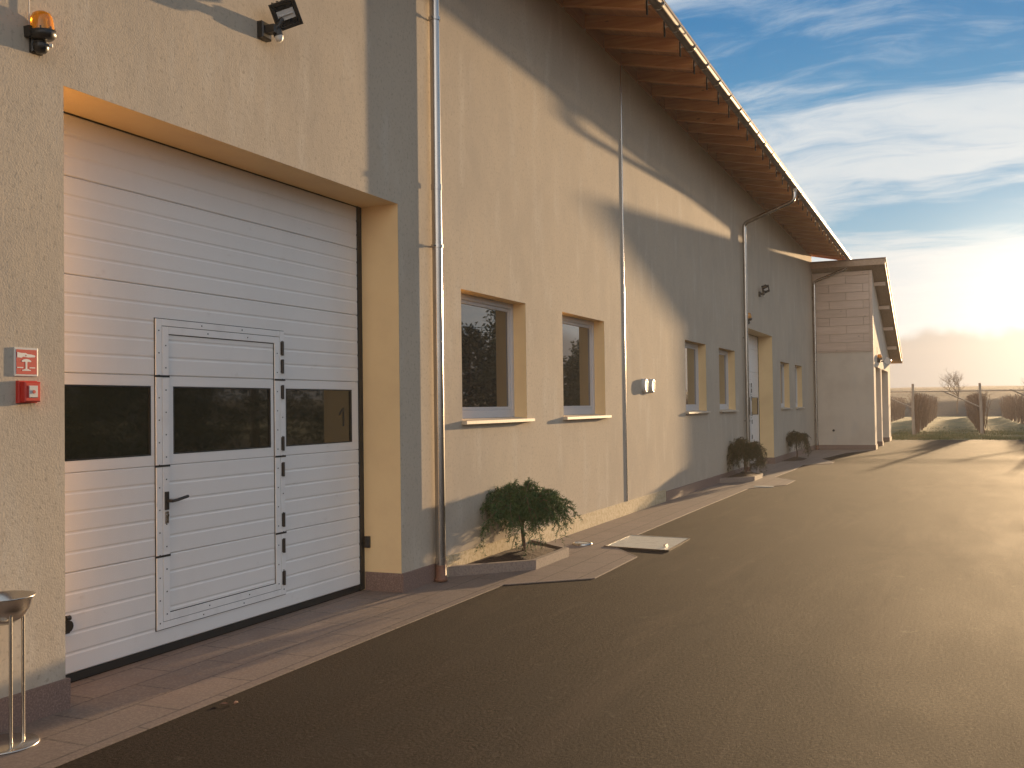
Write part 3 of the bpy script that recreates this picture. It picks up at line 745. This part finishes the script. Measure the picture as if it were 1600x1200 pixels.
# ================================================================ planters and dwarf trees
def planter(poly, name_lab, curb=True, zc=.10, seed=1):
    e = empty('planter', (0, poly[0][1], 0), name_lab, 'planter', 'low planters along the wall')
    c = Vector((sum(p[0] for p in poly)/len(poly), sum(p[1] for p in poly)/len(poly)))
    oy = poly[0][1]
    if curb:
        m = MB(); P_ = [Vector(p) for p in poly]; t_ = .055; inn = []
        n_ = len(P_)
        # offset inwards for the three free edges
        def off_line(a, b):
            d = (b-a).normalized(); nrm = Vector((-d.y, d.x)); return a+nrm*t_, b+nrm*t_
        def inter(l1, l2):
            (a, b), (c_, d_) = l1, l2; r = b-a; s_ = d_-c_; k__ = ((c_-a).x*s_.y-(c_-a).y*s_.x)/(r.x*s_.y-r.y*s_.x); return a+r*k__
        lines = [off_line(P_[i], P_[i+1]) for i in range(3)]
        wl = (Vector((.016, -50)), Vector((.016, 100)))
        inn = [inter(wl, lines[0]), inter(lines[0], lines[1]), inter(lines[1], lines[2]), inter(lines[2], wl)]
        for i in range(3):
            a, b, c_, d_ = P_[i], P_[i+1], inn[i+1], inn[i]
            a = a if i else Vector((.016, a.y)); b = b if i < 2 else Vector((.016, b.y))
            z0, z1 = .0, zc
            q = [a, b, c_, d_]
            vs = [(p.x, p.y-oy, z0) for p in q]+[(p.x, p.y-oy, z1) for p in q]
            m.add(vs, [(4, 5, 6, 7), (0, 1, 5, 4), (3, 7, 6, 2), (0, 4, 7, 3), (1, 2, 6, 5)])
        m.build('kerb', kerbm, e)
        pin = inn
    else: pin = [Vector(p) for p in poly]
    # soil mound as a small grid inside polygon
    m = MB(); N = 14; vs = []; zb = .07 if curb else .016
    cx = sum(p.x for p in pin)/4; cy = sum(p.y for p in pin)/4
    for j in range(N+1):
        for i in range(N+1):
            u, v = i/N, j/N
            a = pin[0].lerp(pin[1], u); b = pin[3].lerp(pin[2], u); p = a.lerp(b, v)
            eg = min(u, 1-u, v, 1-v)*2
            z = zb+(.055 if curb else .03)*min(1, eg*1.6)+noise.noise(Vector((p.x*9, p.y*9, seed)))*.014*(1 if eg > 0 else 0)
            vs.append((p.x, p.y-oy, z))
    m.add(vs, [(j*(N+1)+i, j*(N+1)+i+1, (j+1)*(N+1)+i+1, (j+1)*(N+1)+i) for j in range(N) for i in range(N)], True)
    m.build('soil', soil, e); return e
planter([(0, 8.66), (.64, 9.32), (.64, 10.25), (0, 10.80)], 'nearest low planter with reddish kerb and dark soil, beside the first downpipe', seed=1)
planter([(0, 20.75), (.60, 21.45), (.60, 22.45), (0, 23.2)], 'second low planter with a sunlit kerb end, beside the second downpipe', seed=2)
planter([(.03, 28.7), (.52, 29.3), (.52, 30.3), (.03, 31.3)], 'farthest planting bed without kerb, near the annex corner', curb=False, seed=3)

def cedar(loc, rx, h, drop, nb, seed, mt, label, trunks=1, zc=.5, tuft=(5, .03), lean=0):
    rnd = random.Random(seed)
    e = empty('dwarf_tree', loc, label, 'tree', 'dwarf weeping trees along the wall')
    m = MB()
    for t_ in range(trunks):
        ox = (t_-(trunks-1)/2)*.07
        m.tube([(0, ox, -.03), (.01, ox*1.1, .12), (-.008, ox*1.1+.01*lean, .28), (0, ox*.6, zc), (0, 0, zc+.08)], [.026, .020, .019, .017, .010], 9)
    br = []
    ends = []
    for b in range(nb):
        a = 2*pi*(b+rnd.random()*.8)/nb*3.0
        L = rx*rnd.uniform(.3, 1.22); up = (h-zc)*rnd.uniform(.25, 1.05)*(1.0-.2*L/rx); dr = drop*rnd.uniform(.2, 1.0)*(L/rx)
        z0 = zc-rnd.random()*.08
        pts = []
        bend = rnd.uniform(-.35, .35)
        for k_ in range(9):
            t_ = k_/8; ang = a+bend*t_*t_
            r_ = L*(1-(1-t_)**1.5)
            z = z0+up*sin(min(1, t_*1.5)*pi/2)-dr*max(0, t_-.45)**1.4*2.3
            pts.append(Vector((r_*cos(ang), r_*sin(ang), z)))
        m.tube(pts, [.0075*(1-.85*k_/8) for k_ in range(9)], 4, caps=False)
        br.append(pts)
    m.build('trunk', bark, e)
    m = MB()
    for pts in br:
        for k_ in range(1, 8):
            for s_ in range(4):
                t_ = rnd.random(); p = pts[k_].lerp(pts[k_+1], t_); d = (pts[k_+1]-pts[k_]).normalized()
                # side twig
                sd = Vector((rnd.gauss(0, 1), rnd.gauss(0, 1), rnd.gauss(0, .45)-.25)); tw = (d*.9+sd.normalized()*.95).normalized(); tl = rnd.uniform(.05, .125)*(1 if k_ > 1 else .6)
                sag = Vector((0, 0, -tl*.35))
                for q_ in range(tuft[0]+3):
                    f_ = (q_+1)/(tuft[0]+3); c = p+tw*tl*f_+sag*f_*f_
                    for w_ in range(2):
                        nd = (tw*.8+Vector((rnd.gauss(0, 1), rnd.gauss(0, 1), rnd.gauss(0, 1))).normalized()*.9).normalized()
                        ln = tuft[1]*rnd.uniform(.7, 1.3); sd2 = nd.cross(Vector((rnd.random(), rnd.random(), rnd.random()+.1))).normalized()*.0035*(tuft[1]/.03)
                        m.add([c-sd2, c+sd2, c+nd*ln], [(0, 1, 2)])
    m.build('crown', mt, e); return e
cedar((.33, 9.74, .06), .475, .83, .33, 104, 11, needle, 'bushy dark green dwarf weeping tree in the nearest planter', zc=.44, tuft=(7, .034))
cedar((.32, 21.95, .06), .40, .88, .50, 80, 5, needle2, 'dull brown green dwarf weeping tree with a double stem in the second planter', trunks=2, zc=.5, tuft=(4, .04))
cedar((.26, 30.1, .03), .42, .84, .50, 44, 9, needle2, 'sparse dwarf weeping tree with thin hanging branches near the annex', zc=.52, tuft=(4, .04))

# drain hatch and small manhole disc
e = empty('drain_hatch', (.76, 11.05, 0), 'large pale metal hatch lying in the asphalt beside the pavement', 'hatch')
hp = [(.78, 11.09), (1.52, 10.97), (1.50, 12.02), (.77, 12.10)]
m = MB().prism([(x-.76, y-11.05) for x, y in hp], .001, .014); m.build('lid', hatchm, e)
m = MB(); 
for i in range(4):
    a = Vector((hp[i][0]-.76, hp[i][1]-11.05, .0)); b = Vector((hp[(i+1) % 4][0]-.76, hp[(i+1) % 4][1]-11.05, .0)); d = (b-a).normalized(); nn = Vector((d.y, -d.x, 0))*.022
    vs = [a+d*-.022, b+d*.022, b+d*.022+nn, a-d*.022+nn]; m.add([(v.x, v.y, .001) for v in vs]+[(v.x, v.y, .018) for v in vs], [(4, 5, 6, 7)[::-1], (0, 1, 5, 4), (1, 2, 6, 5), (2, 3, 7, 6), (3, 0, 4, 7)])
m.build('frame', steel, e)
m = MB().bev(-.015, .015, -.06, .06, -.012, .012, .003).xform(Matrix.Translation((.66, .22, .022)) @ Matrix.Rotation(R(-90), 4, 'Y')); m.build('grip', steel, e)
e = empty('manhole_disc', (.46, 11.18, .006), 'small round metal lid set in the pavement beside the hatch', 'round lid')  # manhole disc, a plain metal lid with no lamp in it
m = MB().lathe([(.0, .018), (.085, .018), (.088, .016)], n=32); m.build('lid', hatchm, e)
m = MB().lathe([(.115, .0), (.115, .016), (.108, .022), (.090, .022), (.088, .015)], n=32); m.build('ring', steel, e)
e = empty('manhole_cover', (1.02, 20.05, .0045), 'flat round manhole cover at the pavement edge in front of the second planter', 'manhole cover')
MB().lathe([(0, .003), (.19, .003), (.2, .0)], n=32).build('lid', hatchm, e)

for i, (x, y, a) in enumerate(((.745, 4.52, .4), (.80, 4.56, 1.9))):
    m = MB(); q_ = [(-.022, 0, 0), (-.008, .010, .004), (.012, .009, .009), (.026, 0, .004), (.012, -.009, .002), (-.008, -.010, .006)]
    m.add(q_+[(p[0], p[1], p[2]+.001) for p in q_], [tuple(range(5, -1, -1)), tuple(range(6, 12))]+[(k_, (k_+1) % 6, 6+(k_+1) % 6, 6+k_) for k_ in range(6)])
    o = m.build('fallen_leaf', copper); o.location = (x, y, .003); o.rotation_euler.z = a
    tag(o, ['dry leaf on the asphalt nearer the pavement edge', 'dry leaf on the asphalt farther from the pavement edge'][i], 'leaf', 'dry leaves on the asphalt')

# ================================================================ vineyard
def vine_row(x, y0, y1, label, seed):
    rnd = random.Random(seed); e = empty('vine_row', (x, y0, 0), label, 'vine row', 'rows of bare vines')
    m = MB(); c = MB(); y = 1.2
    while y < y1-y0:
        dz = .0
        jx = rnd.gauss(0, .05); hh = rnd.uniform(.55, .75)
        m = MB(); m.tube([(jx, y, -.02), (jx+rnd.gauss(0, .04), y+rnd.gauss(0, .05), hh*.5), (jx+rnd.gauss(0, .04), y+rnd.gauss(0, .08), hh)], [.045, .032, .028], 5, caps=False); m.build('vine_stem', vinem, e)
        nc = 40 if y < 20 else 22
        for k_ in range(nc):
            yy_ = y+rnd.uniform(-.6, .6); xx = jx+rnd.gauss(0, .05); zz = rnd.uniform(.05, .9)
            pts = [(xx, yy_, zz)]
            hx = rnd.gauss(0, .15); hy = rnd.gauss(0, .25); ht = rnd.uniform(.5, 2.0-zz*.9)
            pts += [(xx+hx*.4, yy_+hy*.4, zz+ht*.5), (xx+hx, yy_+hy, zz+ht), (xx+hx*1.5+rnd.gauss(0, .06), yy_+hy*1.3, zz+ht*rnd.uniform(.8, 1.1))]
            c.tube(pts, [.013, .010, .008, .004], 3, caps=False)
        y += 1.0
    for z in (.7, 1.1, 1.5, 1.9): c.tube([(0, 0, z), (0, y1-y0, z)], .006, 3)
    c.build('vine_canes', vinem, e)
    yy_ = 8
    k_ = 0
    while yy_ < y1-y0:
        MB().tube([(0, yy_, -.02), (0, yy_, 2.1)], .04, 6).build('row_post', postm, e); yy_ += 8
    return e
rows = [(-3.4, 50.5, 'vine row half hidden behind the annex'), (-.4, 51.5, 'bare vine row just left of the first tall post'), (2.62, 52.9, 'bare vine row running back from the first tall post'), (5.62, 54.2, 'bare vine row running back from the second tall post'), (8.65, 54.2, 'bare vine row at the right edge of the photo'), (11.7, 54.2, 'outer vine row beyond the right edge')]
for i, (x, y, lb) in enumerate(rows): vine_row(x, y, 112, lb, 20+i)
for i, (x, y, lb) in enumerate(((-.4, 51.0, 'end post nearest to the annex corner'), (2.6, 52.4, 'tall weathered end post standing left of the grass lane'), (5.58, 53.8, 'tall leaning end post standing right of the grass lane'), (8.6, 53.8, 'end post at the right edge of the vineyard'))):
    e = empty('vineyard_post', (x, y, 0), lb, 'post', 'end posts of the vineyard rows')
    MB().tube([(0, 0, -.1), (-.02, 0, 1.2), (-.05 if i == 2 else 0, 0, 2.45)], [.075, .065, .055], 8).build('post', postm, e)
    MB().tube([(-.03, 0, 1.30), (-1.75, .1, 2.12)], .035, 6).build('strut', postm, e)
    MB().tube([(0, .08, 2.08), (-3.0, .08-1.4*(i in (2,)), 2.08)], .028, 6).build('rail', postm, e) if i != 0 else None
    if i == 3: MB().tube([(0, 0, 2.08), (3.0, 0, 2.08)], .028, 6).build('rail', postm, e)

def bare_tree(loc, H, seed, label, group=None, spread=.5, thick=1.0, depth=5):
    rnd = random.Random(seed); e = empty('bare_tree', loc, label, 'tree', group)
    tr = MB(); cr = MB()
    def grow(p, d, L, r, lv):
        pts = [p]; n_ = 3
        for k_ in range(n_):
            d = (d+Vector((rnd.gauss(0, .12), rnd.gauss(0, .12), rnd.gauss(.04, .06)))).normalized(); pts.append(pts[-1]+d*L/n_)
        (tr if lv <= 1 else cr).tube(pts, [r*(1-.35*k_/n_) for k_ in range(n_+1)], 5 if lv < 3 else 3, caps=False)
        if lv >= depth: return
        nbr = rnd.choice((3, 3, 4)) if lv else 5
        for b in range(nbr):
            q = pts[1+rnd.randrange(3)] if b else pts[-1]
            ang = Vector((rnd.gauss(0, 1), rnd.gauss(0, 1), rnd.gauss(.2, .4))).normalized()
            grow(q, (d*(1-spread)+ang*spread*1.1+Vector((0, 0, .12))).normalized(), L*rnd.uniform(.6, .8), r*.55, lv+1)
    grow(Vector((0, 0, -.1)), Vector((0, 0, 1)), H*.30, H*.017*thick, 0)
    tr.build('trunk', bark, e); cr.build('crown', bark, e); return e
bare_tree((4.6, 121, .3), 6.3, 4, 'bare leafless tree standing alone on the vineyard horizon', spread=.52, thick=.8)
for i, (x, y, H) in enumerate(((10.6, 84, 5.2), (12.6, 90, 5.8), (14.0, 84, 5.6), (11.6, 98, 5.5))):
    bare_tree((x, y, 0), H, 30+i, ['bare tree outside the right edge, nearest the yard', 'bare tree outside the right edge, second from the yard', 'bare tree outside the right edge, farthest along the vines', 'bare tree outside the right edge, deepest to the side'][i], 'bare trees beside the yard', spread=.55, depth=4)

# evergreen trees across the yard (what the window panes mirror)
def evergreen(loc, H, Rr, seed, label):
    rnd = random.Random(seed); e = empty('evergreen_tree', loc, label, 'tree', 'evergreens across the yard')
    MB().tube([(0, 0, -.1), (.05, 0, H*.5), (0, 0, H*.92)], [.16, .11, .03], 8).build('trunk', bark, e)
    m = MB()
    cl = [(rnd.uniform(0, 2*pi), rnd.random()) for _ in range(150)]
    for a, t_ in cl:
        z = H*(.08+.9*t_); r0 = Rr*(1-t_)**.6*rnd.uniform(.5, 1.05); c = Vector((r0*cos(a), r0*sin(a), z))
        for k_ in range(38):
            p = c+Vector((rnd.gauss(0, .32), rnd.gauss(0, .32), rnd.gauss(0, .22))); d1_ = Vector((rnd.gauss(0, 1), rnd.gauss(0, 1), rnd.gauss(0, 1))).normalized()*.11; d2_ = Vector((rnd.gauss(0, 1), rnd.gauss(0, 1), rnd.gauss(0, 1))).normalized()*.07
            m.add([p, p+d1_+d2_, p+d1_*2, p+d1_-d2_], [(0, 1, 2, 3)])
    m.build('crown', fol, e); return e
for i in range(13):
    y = 9+i*4.6; evergreen((15.5+1.2*sin(i*2.3), y, 0), 6.0+1.4*sin(i*1.7), 2.5, 60+i, 'dense evergreen across the yard, number %s from the near end' % ['one', 'two', 'three', 'four', 'five', 'six', 'seven', 'eight', 'nine', 'ten', 'eleven', 'twelve', 'thirteen'][i])

# grass at the edge of the field
rnd = random.Random(5); m = MB()
for k_ in range(26000):
    y = FY+.3+abs(rnd.gauss(0, 1))*7; x = rnd.uniform(1.6, 13)
    if x < 2 and y < 47: continue
    if noise.noise(Vector((x*.5, y*.3, 0)))+rnd.gauss(0, .25) < -.1: continue
    h = rnd.uniform(.04, .13); a = rnd.uniform(0, pi); dx_, dy_ = cos(a)*.012, sin(a)*.012
    m.add([(x-dx_, y-dy_, -.012), (x+dx_, y+dy_, -.012), (x+rnd.gauss(0, .04), y+rnd.gauss(0, .04), h)], [(0, 1, 2)])
grassm = mat('grass_blades', (.10, .12, .035), .8, var=[(one, .8, .45, .6, (.24, .20, .09))])
tag(m.build('grass', grassm), 'short winter grass at the edge of the asphalt yard', 'grass', kind='stuff')

# ================================================================ haze
HAZE = True
if HAZE:
    m = MB().box(-60, 60, -30, 300, -1.2, 16)
    hm = bpy.data.materials.new('haze'); hm.use_nodes = True; t = NT(hm.node_tree); t.n.clear()
    pv = t.new('ShaderNodeVolumePrincipled'); pv.inputs['Color'].default_value = (1, .93, .85, 1); pv.inputs['Density'].default_value = .0010; pv.inputs['Anisotropy'].default_value = .15
    oo = t.new('ShaderNodeOutputMaterial'); t.l.new(pv.outputs[0], oo.inputs['Volume'])
    tag(m.build('haze', hm), kind='stuff')
